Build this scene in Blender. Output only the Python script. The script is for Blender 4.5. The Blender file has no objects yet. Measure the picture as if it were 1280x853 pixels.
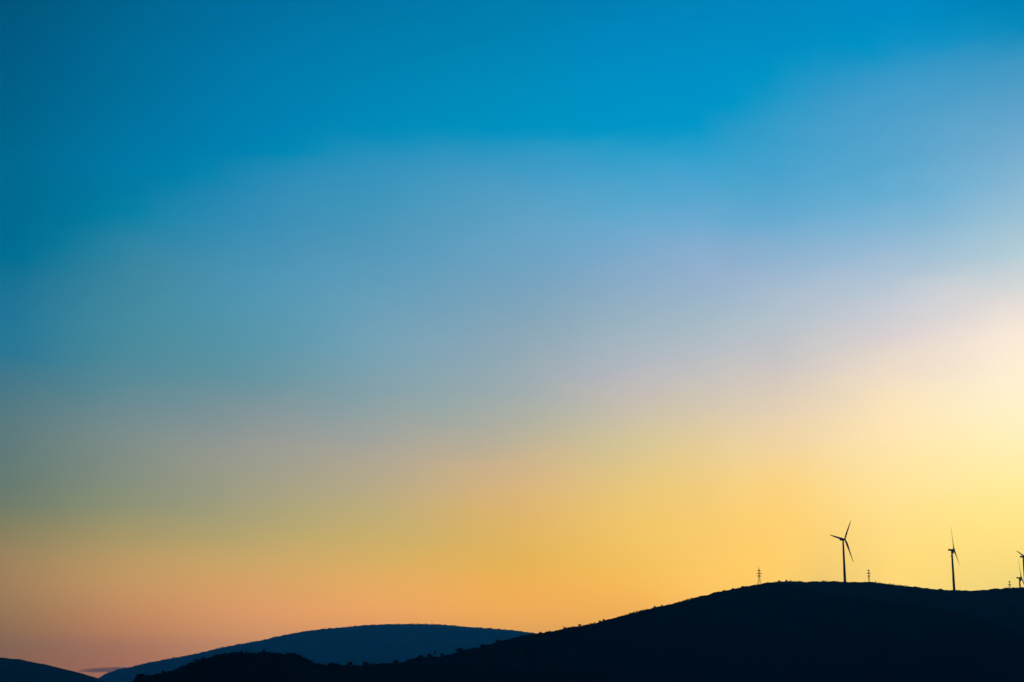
import bpy, bmesh, math, random
from mathutils import Vector, Matrix

R = math.radians
scene = bpy.context.scene
col = scene.collection
random.seed(7)

# ------------------------------------------------------------------ camera
F = 1993.0                                   # focal length in photo pixels (1280 wide)
PITCH = math.atan(453.0 / F)
CAM = Vector((0, 0, 1.7))
cd = bpy.data.cameras.new('camera')
cd.sensor_width = 36.0
cd.lens = 36.0 * F / 1280.0
cd.clip_start = 0.1
cd.clip_end = 200000.0
cam = bpy.data.objects.new('camera', cd)
cam.location = CAM
cam.rotation_euler = (math.pi / 2 + PITCH, 0, 0)
col.objects.link(cam)
scene.camera = cam


def sight(x, y):
    """direction of a photo pixel from the view point"""
    dx, dy = (x - 640.0) / F, (426.5 - y) / F
    return Vector((dx, math.cos(PITCH) - dy * math.sin(PITCH), math.sin(PITCH) + dy * math.cos(PITCH)))


def at(x, y, dist):
    d = sight(x, y)
    return CAM + d * (dist / math.hypot(d.x, d.y))


# ------------------------------------------------------------------ tags
def tag(o, label=None, cat=None, group=None, kind=None):
    if label: o['label'] = label
    if cat: o['category'] = cat
    if group: o['group'] = group
    if kind: o['kind'] = kind
    return o


def empty(name, loc, rz=0.0):
    o = bpy.data.objects.new(name, None)
    o.location = loc
    o.rotation_euler = (0, 0, rz)
    o.empty_display_size = 2
    col.objects.link(o)
    return o


def link_bm(name, bm, m, parent=None, smooth=False):
    me = bpy.data.meshes.new(name)
    bm.normal_update()
    bm.to_mesh(me)
    bm.free()
    me.materials.append(m)
    if smooth:
        for p in me.polygons: p.use_smooth = True
    o = bpy.data.objects.new(name, me)
    col.objects.link(o)
    if parent: o.parent = parent
    return o


def link_py(name, verts, faces, m, parent=None, smooth=False):
    me = bpy.data.meshes.new(name)
    me.from_pydata(verts, [], faces)
    me.update()
    me.materials.append(m)
    if smooth:
        for p in me.polygons: p.use_smooth = True
    o = bpy.data.objects.new(name, me)
    col.objects.link(o)
    if parent: o.parent = parent
    return o


# ------------------------------------------------------------------ materials
def mat(name, c1, c2=None, scale=1.0, rough=0.8, spec=0.3, bump=0.0, detail=6):
    m = bpy.data.materials.new(name)
    m.use_nodes = True
    nt = m.node_tree
    b = nt.nodes['Principled BSDF']
    b.inputs['Roughness'].default_value = rough
    b.inputs['Specular IOR Level'].default_value = spec
    if c2 is None: c2 = tuple(v * 0.8 for v in c1)
    tc = nt.nodes.new('ShaderNodeTexCoord')
    n = nt.nodes.new('ShaderNodeTexNoise')
    n.inputs['Scale'].default_value = scale
    n.inputs['Detail'].default_value = detail
    r = nt.nodes.new('ShaderNodeValToRGB')
    r.color_ramp.elements[0].position = 0.35
    r.color_ramp.elements[1].position = 0.68
    r.color_ramp.elements[0].color = (*c1, 1)
    r.color_ramp.elements[1].color = (*c2, 1)
    nt.links.new(tc.outputs['Object'], n.inputs['Vector'])
    nt.links.new(n.outputs['Fac'], r.inputs['Fac'])
    nt.links.new(r.outputs['Color'], b.inputs['Base Color'])
    if bump:
        bp = nt.nodes.new('ShaderNodeBump')
        bp.inputs['Strength'].default_value = bump
        bp.inputs['Distance'].default_value = 1.0
        nt.links.new(n.outputs['Fac'], bp.inputs['Height'])
        nt.links.new(bp.outputs['Normal'], b.inputs['Normal'])
    return m


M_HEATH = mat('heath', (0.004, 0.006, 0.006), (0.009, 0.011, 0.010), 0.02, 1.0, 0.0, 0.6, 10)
M_FAR = mat('wooded_heath', (0.004, 0.007, 0.006), (0.026, 0.030, 0.024), 0.0035, 1.0, 0.0, 0.0, 9)
M_RIDGE = mat('ridge_heath', (0.004, 0.007, 0.006), (0.018, 0.022, 0.018), 0.010, 1.0, 0.0, 0.0, 9)
M_GRASS = mat('valley_grass', (0.022, 0.034, 0.018), (0.040, 0.046, 0.026), 0.05, 0.95, 0.05, 0.3, 10)
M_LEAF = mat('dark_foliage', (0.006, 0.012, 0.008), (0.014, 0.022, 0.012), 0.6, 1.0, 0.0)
M_BARK = mat('bark', (0.040, 0.030, 0.022), (0.065, 0.050, 0.038), 3.0, 0.9, 0.1, 0.4)
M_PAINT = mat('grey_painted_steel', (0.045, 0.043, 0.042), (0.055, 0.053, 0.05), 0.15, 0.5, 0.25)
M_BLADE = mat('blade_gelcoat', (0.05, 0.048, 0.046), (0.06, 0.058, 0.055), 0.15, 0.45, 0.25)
M_DARK = mat('dark_rubber', (0.03, 0.03, 0.032), (0.04, 0.04, 0.042), 1.0, 0.7, 0.2)
M_GALV = mat('weathered_galvanised_steel', (0.10, 0.085, 0.07), (0.15, 0.13, 0.11), 0.8, 0.6, 0.3)
M_GLASS = mat('insulator_glass', (0.05, 0.05, 0.05), (0.08, 0.08, 0.08), 4.0, 0.3, 0.4)


# ------------------------------------------------------------------ terrain
def curve(pts, x):
    """Catmull-Rom-free monotone-ish interpolation of (x, value) pairs"""
    if x <= pts[0][0]: return pts[0][1]
    for i in range(len(pts) - 1):
        (x0, y0), (x1, y1) = pts[i], pts[i + 1]
        if x <= x1:
            t = (x - x0) / (x1 - x0)
            def slope(j):
                if j <= 0 or j >= len(pts) - 1: return 0.0 if len(pts) < 3 else (
                    (pts[1][1] - pts[0][1]) / (pts[1][0] - pts[0][0]) if j <= 0 else
                    (pts[-1][1] - pts[-2][1]) / (pts[-1][0] - pts[-2][0]))
                a = (pts[j][1] - pts[j - 1][1]) / (pts[j][0] - pts[j - 1][0])
                b = (pts[j + 1][1] - pts[j][1]) / (pts[j + 1][0] - pts[j][0])
                if a * b <= 0: return 0.0
                return 2 * a * b / (a + b)
            h = x1 - x0
            m0, m1 = slope(i) * h, slope(i + 1) * h
            t2, t3 = t * t, t * t * t
            return (2*t3 - 3*t2 + 1) * y0 + (t3 - 2*t2 + t) * m0 + (-2*t3 + 3*t2) * y1 + (t3 - t2) * m1
    return pts[-1][1]


def hash_noise(x, y, s):
    v = math.sin(x * 12.9898 + y * 78.233 + s * 37.719) * 43758.5453
    return v - math.floor(v)


def vnoise(x, y, s=0):
    xi, yi = math.floor(x), math.floor(y)
    fx, fy = x - xi, y - yi
    fx, fy = fx*fx*(3-2*fx), fy*fy*(3-2*fy)
    a = hash_noise(xi, yi, s) * (1-fx) + hash_noise(xi+1, yi, s) * fx
    b = hash_noise(xi, yi+1, s) * (1-fx) + hash_noise(xi+1, yi+1, s) * fx
    return (a*(1-fy) + b*fy) * 2 - 1


def fbm(x, y, s=0, o=4):
    return sum(vnoise(x * 2**k, y * 2**k, s + k) / 2**k for k in range(o))


class Hill:
    """a hill whose crest runs along ridge(x); solid terrain falling to the plain on both sides"""
    def __init__(self, ridge, dist, front, back, rough, plateau=0.0, seed=0, power=1.25):
        self.ridge, self.dist, self.front, self.back = ridge, dist, front, back
        self.rough, self.plateau, self.seed, self.power = rough, plateau, seed, power

    def crest(self, x):
        p = at(x, curve(self.ridge, x), curve(self.dist, x))
        return p

    def point(self, x, s):
        """s metres beyond the crest (negative: in front of it)"""
        c = self.crest(x)
        D = math.hypot(c.x, c.y)
        ux, uy = c.x / D, c.y / D
        h = c.z + 4.0
        px, py = ux * (D + s), uy * (D + s)
        if s <= 0:
            W = self.front * (0.35 + 0.65 * min(1.0, h / 150.0))
            t = min(1.0, -s / W)
            z = h * (1 - t) ** self.power
            env = min(1, 4*t) * min(1, 6*(1-t))
        else:
            t = min(1.0, s / self.back)
            z = h * (0.5 + 0.5 * math.cos(math.pi * t ** 1.6))
            z += h * self.plateau * math.sin(math.pi * min(1, s / 1100.0)) ** 2
            env = min(1, 5*t) * min(1, 6*(1-t))
        z -= 4.0
        z -= self.rough * env * (0.55 + 0.45 * fbm(px / 420.0, py / 420.0, self.seed, 5)) * min(1, h / 60)
        return Vector((px, py, z))

    def build(self, name, xs, m):
        ns_f, ns_b = 40, 30
        verts, faces = [], []
        prof = []
        for i in range(ns_f, 0, -1): prof.append(-(i / ns_f) ** 1.6)
        prof.append(0.0)
        for i in range(1, ns_b + 1): prof.append((i / ns_b) ** 1.5)
        for x in xs:
            h = self.crest(x).z + 4.0
            W = self.front * (0.35 + 0.65 * min(1.0, h / 150.0))
            for t in prof:
                p = self.point(x, t * (W if t < 0 else self.back))
                if t == 0.0:
                    p.z += 0.0004 * curve(self.dist, x) * fbm(p.x / 9.0, p.y / 9.0, self.seed + 9, 3)
                verts.append(p)
        n = len(prof)
        for i in range(len(xs) - 1):
            for j in range(n - 1):
                a = i * n + j
                faces.append((a, a + n, a + n + 1, a + 1))
        return link_py(name, verts, faces, m, smooth=True)


def frange(a, b, st):
    out = []
    while a <= b + 1e-6:
        out.append(a); a += st
    return out


left_hill = Hill(
    [(-900, 840), (-500, 820), (-250, 812), (-100, 817), (0, 822.2), (20, 824.2), (40, 827.4), (60, 831.7), (80, 836.3), (100, 841.5),
     (115, 846), (122, 849), (150, 858), (200, 872)],
    [(-900, 5600), (200, 5600)], 1700, 2400, 22, seed=3)
mid_hill = Hill(
    [(60, 872), (100, 858), (122, 848.6), (130, 844), (140, 839.3), (150, 836.3), (162, 834.5), (180, 830), (200, 825.8), (227, 821),
     (250, 816.4), (275, 810.2), (300, 805.4), (324, 801.2), (345, 796.3), (385, 788.9), (427, 784.5), (470, 781.0),
     (500, 780.4), (520, 780.3), (550, 780.9), (582, 783.7), (610, 785.6), (640, 788), (660, 790.6), (672, 792.4), (700, 797),
     (760, 806), (900, 830), (1100, 872)],
    [(60, 12200), (300, 12600), (700, 13400), (1100, 13400)], 3600, 4200, 50, seed=5)
wind_ridge = Hill(
    [(560, 872), (640, 840), (760, 790), (860, 754), (910, 741), (945, 732), (962, 728.4), (975, 726.9), (985, 726.4), (1000, 727), (1010, 727.5), (1030, 726.9), (1045, 726.8),
     (1060, 727.4), (1090, 728), (1105, 729.5), (1120, 731.2), (1145, 734.2), (1165, 736), (1190, 737.9), (1210, 738.5),
     (1225, 737.8), (1245, 736.5), (1260, 735.1), (1270, 734.5), (1282, 734.4), (1320, 735), (1400, 743), (1600, 780), (2000, 850)],
    [(560, 3000), (975, 3060), (1055, 3070), (1193, 3200), (1282, 3260), (2000, 3300)], 1300, 2600, 26, plateau=0.075, seed=11)
near_hill = Hill(
    [(60, 878), (140, 866), (160, 856), (166, 851), (172, 846), (190, 843.8), (205, 841), (216, 838.8), (230, 832.8), (245, 828), (258, 823.3),
     (270, 820.5), (285, 817.6), (300, 816), (308, 817.8), (320, 817.4), (328, 816.4), (340, 816.5), (357, 818.6), (364, 818),
     (375, 820.5), (385, 825.2), (395, 830.6), (403, 832.2), (415, 831.2), (437, 832), (460, 832), (480, 831.4), (504, 828.8),
     (520, 823), (548, 821.2), (560, 819), (580, 812.8), (600, 809.2), (612, 806.2), (623, 802), (640, 798.6), (650, 796),
     (660, 793.4), (670, 792.2), (690, 789.2), (710, 785), (722, 783.2), (740, 780), (760, 774.6), (780, 769.3), (800, 764.2),
     (820, 759), (840, 755), (855, 751.2), (880, 744.7), (900, 739.8), (920, 735.8), (940, 731.8), (952, 729.8), (965, 729.3), (980, 730.5),
     (1010, 736), (1047, 744), (1100, 750), (1165, 760), (1205, 768), (1242, 780), (1280, 795), (1340, 818), (1450, 850), (1700, 876)],
    [(60, 1150), (166, 1250), (400, 1450), (600, 1700), (800, 2200), (960, 2550), (1100, 2450), (1280, 2250), (1700, 1900)], 1000, 1500, 14, seed=17)

for hill, a, b, st in ((left_hill, -900, 200, 5), (mid_hill, 60, 1100, 2), (wind_ridge, 560, 2000, 2), (near_hill, 60, 1700, 1.5)):
    tag(hill.build('hill', frange(a, b, st), {mid_hill: M_FAR, left_hill: M_FAR, wind_ridge: M_RIDGE}.get(hill, M_HEATH)), kind='structure')

# the plain, one sheet to the horizon
vs, fs = [], []
N = 60
for i in range(N + 1):
    for j in range(N + 1):
        vs.append((-20000 + 40000 * i / N, -20000 + 40000 * j / N, 0.0))
for i in range(N):
    for j in range(N):
        a = i * (N + 1) + j
        fs.append((a, a + N + 1, a + N + 2, a + 1))
tag(link_py('ground', vs, fs, M_GRASS), kind='structure')


# ------------------------------------------------------------------ vegetation
def leaf_clump(verts, faces, c, r, rnd):
    """one ragged leaf clump: a bent quad with a random facing"""
    n = Vector((rnd.gauss(0, 1), rnd.gauss(0, 1), rnd.gauss(0, 1) + 0.3)).normalized()
    u = n.orthogonal().normalized()
    u = Matrix.Rotation(rnd.random() * 6.28, 3, n) @ u
    v = n.cross(u)
    a, b = r * rnd.uniform(.6, 1.3), r * rnd.uniform(.5, 1.0)
    k = len(verts)
    verts.extend([c - u*a - v*b*.4, c - v*b + n*r*.2, c + u*a - v*b*.3, c + u*a*.5 + v*b, c - u*a*.6 + v*b*.8 - n*r*.2])
    faces.append((k, k+1, k+2, k+3, k+4))


def shrub(verts, faces, base, w, h, n, rnd):
    for _ in range(n):
        a = rnd.random() * 6.283
        q = rnd.random() ** .5
        z = rnd.random() ** .8
        rr = w * .5 * q * math.sqrt(max(0, 1 - z * z * .8))
        leaf_clump(verts, faces, base + Vector((math.cos(a) * rr, math.sin(a) * rr, z * h)), .22 * (w + h) * .5, rnd)


def scrub(name, hill, x0, x1, n_crest, n_slope, size, label, seed, reach=60.0):
    rnd = random.Random(seed)
    verts, faces = [], []
    for k in range(n_crest + n_slope):
        x = rnd.uniform(x0, x1)
        if k < n_crest:
            s = rnd.uniform(-reach, reach * .3)
        else:
            s = -rnd.random() * hill.front * .8
        # heath grows in patches
        p = hill.point(x, s)
        if fbm(p.x / 55.0, p.y / 55.0, seed, 3) < -0.15 and rnd.random() < .8: continue
        w = size * min(2.6, math.exp(rnd.gauss(0, .42)))
        shrub(verts, faces, p - Vector((0, 0, .3)), w * 1.5, w * rnd.uniform(.35, .8), 9 if k < n_crest else 6, rnd)
    tag(link_py(name, verts, faces, M_LEAF), label, 'scrub', kind='stuff')


scrub('scrub', near_hill, 150, 985, 4200, 2600, 1.45, 'low dark scrub covering the nearest hillside and its long crest', 21, 40)
scrub('scrub', wind_ridge, 940, 1420, 1500, 1200, 1.6, 'low scrub along the flat ridge under the wind turbines', 22)
scrub('scrub', mid_hill, 110, 690, 2000, 1200, 5.5, 'fine fringe of scrub on the rounded blue hill in the distance', 23, 220)


def tree(x, ytop, wpx, label, form='round', hill=near_hill, s=0.0):
    """a tree on the crest at photo column x; crown top at ytop, crown width wpx"""
    rnd = random.Random(int(x * 13))
    base = hill.point(x, s)
    D = math.hypot(base.x, base.y)
    mpp = D / F
    top = at(x, ytop, D).z
    H = max(top - base.z, 1.6)
    W = wpx * mpp
    root = empty('tree', base - Vector((0, 0, .05 * H + .2)), rnd.random() * 6.28)
    tag(root, label, 'tree', 'trees and bushes along the near crest')
    # trunk and limbs
    bm = bmesh.new()
    def limb(a, b, r0, r1):
        d = (b - a); L = d.length
        if L < 1e-4: return
        mtx = Matrix.Translation((a + b) / 2) @ d.to_track_quat('Z', 'Y').to_matrix().to_4x4()
        bmesh.ops.create_cone(bm, cap_ends=True, segments=7, radius1=r0, radius2=r1, depth=L, matrix=mtx)
    fork = Vector((rnd.uniform(-.05, .05) * W, rnd.uniform(-.05, .05) * W, H * .42))
    limb(Vector((0, 0, -.4)), fork, .045 * H + .03, .03 * H + .02)
    lobes = []
    nl = 7 if form != 'bare' else 9
    for i in range(nl):
        a = i * 2.4 + rnd.random()
        if form == 'round':
            z = (.22, .36, .5, .64, .74, .3, .55)[i % 7]; q = rnd.uniform(.1, .34) * (1.15 - z * .8)
        elif form == 'flat':
            z = (.18, .4, .28, .6, .22, .5, .7)[i % 7]; q = rnd.uniform(.16, .42) * (1.15 - z * .7)
        elif form == 'pointed':
            z = .14 + .72 * i / nl; q = .3 * (1 - z) + .02
        elif form == 'wedge':
            z = .16 + .6 * i / nl; q = .36 * (1 - z * .8)
        else:
            z = rnd.uniform(.6, .97); q = rnd.uniform(.1, .42)
        c = Vector((math.cos(a) * q * W, math.sin(a) * q * W, z * H))
        lobes.append(c)
        limb(fork + Vector((0, 0, -.1 * H * rnd.random())), c, .022 * H + .012, .006 * H + .006)
        if form == 'bare':
            for _ in range(3):
                limb(c * .75 + fork * .25, c + Vector((rnd.uniform(-.12, .12) * W, rnd.uniform(-.12, .12) * W, rnd.uniform(-.02, .06) * H)), .01 * H, .005 * H)
    link_bm('trunk', bm, M_BARK, root)
    verts, faces = [], []
    per = 70 if form != 'bare' else 4
    for c in lobes:
        lr = W * rnd.uniform(.17, .27)
        vr = min(lr * 1.1, H * .26)
        for _ in range(per):
            d = Vector((rnd.gauss(0, 1), rnd.gauss(0, 1), rnd.gauss(0, 1))).normalized() * rnd.random() ** .45
            p = c + Vector((d.x * lr, d.y * lr, d.z * vr))
            if p.z < -.1 * H: continue
            if p.z > H * 1.02: p.z = H * rnd.uniform(.9, 1.02)
            leaf_clump(verts, faces, p, .055 * (W + H) * .5 + .05, rnd)
    link_py('crown', verts, faces, M_LEAF, root)
    return root


TREES = [
    (176, 841.5, 13, 'low spreading bush at the far left foot of the dark ridge', 'flat'),
    (204, 838.0, 8, 'small round bush a little up from the ridge foot', 'round'),
    (302, 813.8, 7, 'small bush on the first hump of the dark ridge, left of its twin', 'round'),
    (328, 813.8, 10, 'low rounded bush on the top of the first hump of the dark ridge', 'flat'),
    (364, 816.6, 8, 'flat bush where the first hump starts falling to the saddle', 'flat'),
    (416.5, 828.0, 14, 'wide domed bush at the left end of the saddle in the dark ridge', 'flat'),
    (437.5, 826.4, 10, 'single round tree standing alone in the middle of the saddle', 'round'),
    (457, 826.4, 11, 'large round tree right of the lone tree in the saddle', 'round'),
    (466, 828.6, 8, 'small tree touching the right side of the large round saddle tree', 'round'),
    (482, 828.2, 16, 'broad low thicket tree at the right end of the saddle', 'flat'),
    (495, 823.0, 9, 'tall leaning tree where the dark ridge starts to climb again', 'wedge'),
    (512, 823.5, 9, 'dense bush on the first steep rise right of the leaning tree', 'round'),
    (525.5, 818.6, 11, 'broad bushy tree left of the bare twiggy tree', 'round'),
    (537, 816.6, 9, 'round bushy tree directly beside the bare twiggy tree', 'round'),
    (543.5, 813.2, 6, 'thin leafless tree with bare twigs on the rising dark ridge', 'bare'),
    (553, 816.0, 8, 'compact round tree just right of the bare twiggy tree', 'round'),
    (574.5, 808.6, 13, 'biggest wedge shaped tree on the rising dark ridge', 'wedge'),
    (605, 805.2, 11, 'low broad tree halfway between the wedge tree and the pointed tree', 'flat'),
    (621.8, 798.8, 5, 'narrow pointed tree just below where the blue hill meets the dark ridge', 'pointed'),
    (676, 790.0, 5, 'tiny bush at the right tip of the blue hill', 'round'),
    (724.5, 779.8, 5.5, 'twin topped dark tree on the long bare slope, the lowest on it', 'round'),
    (738, 778.8, 3.5, 'small round bush right of the twin topped slope tree', 'round'),
    (743, 777.6, 2.5, 'tiny slim bush on the slope, between the small round bush and the leaning pair', 'pointed'),
    (750, 775.2, 4, 'left and lower bush of the close pair on the long slope', 'flat'),
    (754.5, 773.4, 4, 'right and higher bush of the close pair on the long slope', 'round'),
    (788, 765.9, 5, 'low flat bush alone midway up the long slope', 'flat'),
    (818.5, 757.0, 3, 'slender lone tree standing clear on the upper slope', 'pointed'),
    (827, 755.9, 4, 'rounded bush next above the slender lone tree', 'round'),
    (893, 739.9, 5, 'low bush on the slope left of the tallest pylon', 'flat'),
    (916, 735.0, 4, 'small bush on the upper slope, second left of the tallest pylon', 'round'),
    (928, 732.2, 4, 'small bush on the upper slope nearest the left side of the tallest pylon', 'round'),
    (960, 727.4, 4.5, 'flat topped bush just right of the tallest pylon', 'flat'),
]
for a in TREES: tree(*a)
tree(974, 725.3, 4, 'rounded bush on the summit between the tallest pylon and the first turbine', 'round', wind_ridge)
tree(983, 724.6, 3.5, 'pointed bush on the summit, the nearest to the first turbine', 'pointed', wind_ridge)


# ------------------------------------------------------------------ wind turbines
def ring_loft(bm, rings):
    """skin closed rings of equal length"""
    vr = [[bm.verts.new(p) for p in r] for r in rings]
    n = len(vr[0])
    for a, b in zip(vr, vr[1:]):
        for i in range(n):
            bm.faces.new((a[i], a[(i + 1) % n], b[(i + 1) % n], b[i]))
    bm.faces.new(list(reversed(vr[0])))
    bm.faces.new(vr[-1])


def circle(r, z, n=24):
    return [Vector((r * math.cos(2*math.pi*i/n), r * math.sin(2*math.pi*i/n), z)) for i in range(n)]


def box(bm, lo, hi, bev=0.0):
    c = [(a + b) / 2 for a, b in zip(lo, hi)]
    r = bmesh.ops.create_cube(bm, size=1.0, matrix=Matrix.Translation(c) @ Matrix.Diagonal((hi[0]-lo[0], hi[1]-lo[1], hi[2]-lo[2], 1)))
    if bev:
        es = {e for v in r['verts'] for e in v.link_edges}
        bmesh.ops.bevel(bm, geom=list(es), offset=bev, segments=2, affect='EDGES')


def airfoil(chord, thick, twist, r):
    pts = []
    n = 16
    for i in range(n):
        a = 2 * math.pi * i / n
        cx = math.cos(a) * .5 + .5
        t = .5 * math.sin(a) * (1 - .62 * cx ** 1.3)
        x, y = (cx - .3) * chord, t * thick * 1.25
        ct, stt = math.cos(twist), math.sin(twist)
        pts.append(Vector((x * ct - y * stt, x * stt + y * ct, r)))
    return pts


def blade_mesh(L, sc):
    rings = []
    for f, ch, th, tw in ((.0, 2.1, 2.1, 0), (.04, 2.1, 2.0, 2), (.10, 3.1, 1.6, 12), (.18, 4.0, 1.2, 13), (.26, 3.9, .95, 10), (.4, 3.2, .7, 7),
                          (.55, 2.6, .5, 4), (.7, 2.1, .36, 2), (.85, 1.6, .25, 1), (.95, 1.2, .17, 0), (.985, .85, .12, 0), (1, .3, .06, 0)):
        rings.append(airfoil(ch * 1.25 * sc, th * 1.3 * sc, R(tw), L * f))
    bm = bmesh.new()
    ring_loft(bm, rings)
    me = bpy.data.meshes.new('blade')
    bm.normal_update(); bm.to_mesh(me); bm.free()
    me.materials.append(M_BLADE)
    for p in me.polygons: p.use_smooth = True
    return me


def turbine(hub_px, tower_px_x, dist, hill, s, L, k, toward, spin, label, tilt=5.5):
    """hub_px: photo pixel of the hub; the tower stands on the hill under the nacelle"""
    top = at(tower_px_x, hub_px[1] + 0.6, dist)
    x_col = tower_px_x
    # foot: same ground position as the tower top (vertical tower)
    az = math.atan2(top.x, top.y)
    # terrain height under it: find crest column with that azimuth
    lo, hi = hill.ridge[0][0], hill.ridge[-1][0]
    for _ in range(40):
        m = (lo + hi) / 2
        c = hill.crest(m)
        if math.atan2(c.x, c.y) < az: lo = m
        else: hi = m
    c = hill.crest(lo)
    D = math.hypot(top.x, top.y)
    gz = hill.point(lo, D - math.hypot(c.x, c.y)).z
    base = Vector((top.x, top.y, gz - 0.5))
    H = top.z - base.z - 1.6                     # tower height to the yaw ring
    sc = L / 44.0
    root = empty('wind_turbine', base)
    tag(root, label, 'wind turbine', 'wind turbines on the ridge')
    # tower of tapered cans with flange rings
    bm = bmesh.new()
    rings = [circle(2.8 * sc, -1.5), circle(2.8 * sc, .5), circle(2.35 * sc, .52)]
    for f in (.33, .66):
        r = (2.35 + (1.45 - 2.35) * f) * sc
        rings += [circle(r, H*f - .15), circle(r + .05, H*f - .13), circle(r + .05, H*f + .13), circle(r, H*f + .15)]
    rings.append(circle(1.45 * sc, H))
    ring_loft(bm, rings)
    tw = link_bm('tower', bm, M_PAINT, root, True)
    bm = bmesh.new()
    box(bm, (-.5, -2.40*sc - .06, 1.2), (.5, -2.28*sc + .3, 3.4), .04)
    link_bm('door', bm, M_DARK, tw)
    # nacelle axis: mostly across the view, turned a little towards or away from it
    fwd = Vector((math.sin(az), math.cos(az), 0)); right = Vector((math.cos(az), -math.sin(az), 0))
    axis = right * math.sqrt(1 - k*k) + fwd * (-k if toward else k)
    yaw = math.atan2(axis.y, axis.x)
    # nacelle in its own frame: +X out through the hub
    bm = bmesh.new()
    sect = []
    for x, w, h0, h1 in ((-6.4, 1.35, -.9, 1.25), (-6.2, 1.6, -1.15, 1.5), (-2, 1.75, -1.5, 1.7), (1.6, 1.75, -1.55, 1.7), (2.9, 1.5, -1.3, 1.45), (3.1, 1.3, -1.1, 1.25)):
        ring = []
        for (sy, sz) in ((-1, -.7), (-.8, -1), (.8, -1), (1, -.7), (1, .7), (.8, 1), (-.8, 1), (-1, .7)):
            zz = h1 * sz if sz > 0 else -h0 * sz
            ring.append(Vector((x * sc, sy * w * sc, zz * sc)))
        sect.append(ring)
    ring_loft(bm, sect)
    nac = link_bm('nacelle', bm, M_PAINT, root)
    nac.location = (0, 0, H + 1.55 * sc)
    nac.rotation_euler = (0, 0, yaw)
    bm = bmesh.new()
    box(bm, (-5.9*sc, -.9*sc, 1.45*sc), (-4.2*sc, .9*sc, 2.1*sc), .1)
    link_bm('cooler', bm, M_PAINT, nac)
    bm = bmesh.new()
    box(bm, (-4.02*sc, -.05, 1.6*sc), (-3.92*sc, .05, 3.6*sc)); box(bm, (-4.2*sc, -.5, 3.45*sc), (-3.74*sc, .5, 3.55*sc))
    link_bm('weather_mast', bm, M_DARK, nac)
    # hub with spinner, tilted rotor
    rot = Matrix.Rotation(yaw, 4, 'Z') @ Matrix.Rotation(-R(tilt), 4, 'Y')
    bm = bmesh.new()
    prof = ((2.95, 1.2), (3.2, 1.55), (4.4, 1.6), (5.2, 1.35), (5.8, .85), (6.05, .3))
    ring_loft(bm, [[Vector((x * sc, r * sc * math.cos(2*math.pi*i/20), r * sc * math.sin(2*math.pi*i/20))) for i in range(20)] for x, r in prof])
    hub = link_bm('hub', bm, M_PAINT, root, True)
    hub.location = (0, 0, H + 1.55 * sc)
    hub.rotation_euler = rot.to_euler()
    me = blade_mesh(L, sc)
    # in-plane axis that points to the right in the view: local Y sign
    ly = (rot.to_3x3() @ Vector((0, 1, 0)))
    sgn = 1 if ly.dot(right) > 0 else -1
    for i in range(3):
        th = R(spin + 120 * i)
        bd = bpy.data.objects.new('blade', me)
        col.objects.link(bd)
        bd.parent = root
        d = Vector((0, sgn * math.sin(th), math.cos(th)))           # in the hub frame
        zc = d; yc = Vector((1, 0, 0)); xc = yc.cross(zc)
        m3 = Matrix((xc, yc, zc)).transposed()                       # blade Z out, thickness along the rotor axis
        bd.matrix_local = Matrix.Translation((0, 0, H + 1.55 * sc)) @ rot @ Matrix.Translation((3.9 * sc, 0, 0)) @ m3.to_4x4()
    return root


turbine((1056.3, 674.3), 1053.8, 3070, wind_ridge, 0, 46.5, .57, True, 36.5, 'leftmost dark wind turbine with three blades spread wide, rising from the hilltop')
turbine((1192.4, 687.2), 1189.7, 3200, wind_ridge, 0, 46.5, .19, True, 9, 'wind turbine seen edge on with one blade upright, alone in the dip of the ridge')
turbine((1282.2, 695.6), 1279.0, 3330, wind_ridge, 0, 44, .34, True, 41, 'tall wind turbine cut by the right picture edge, its blade pointing up left')
turbine((1276.2, 722.0), 1274.3, 3900, wind_ridge, 0, 45, .20, True, 5, 'smallest wind turbine half hidden behind the ridge left of the tower at the picture edge')


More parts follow.
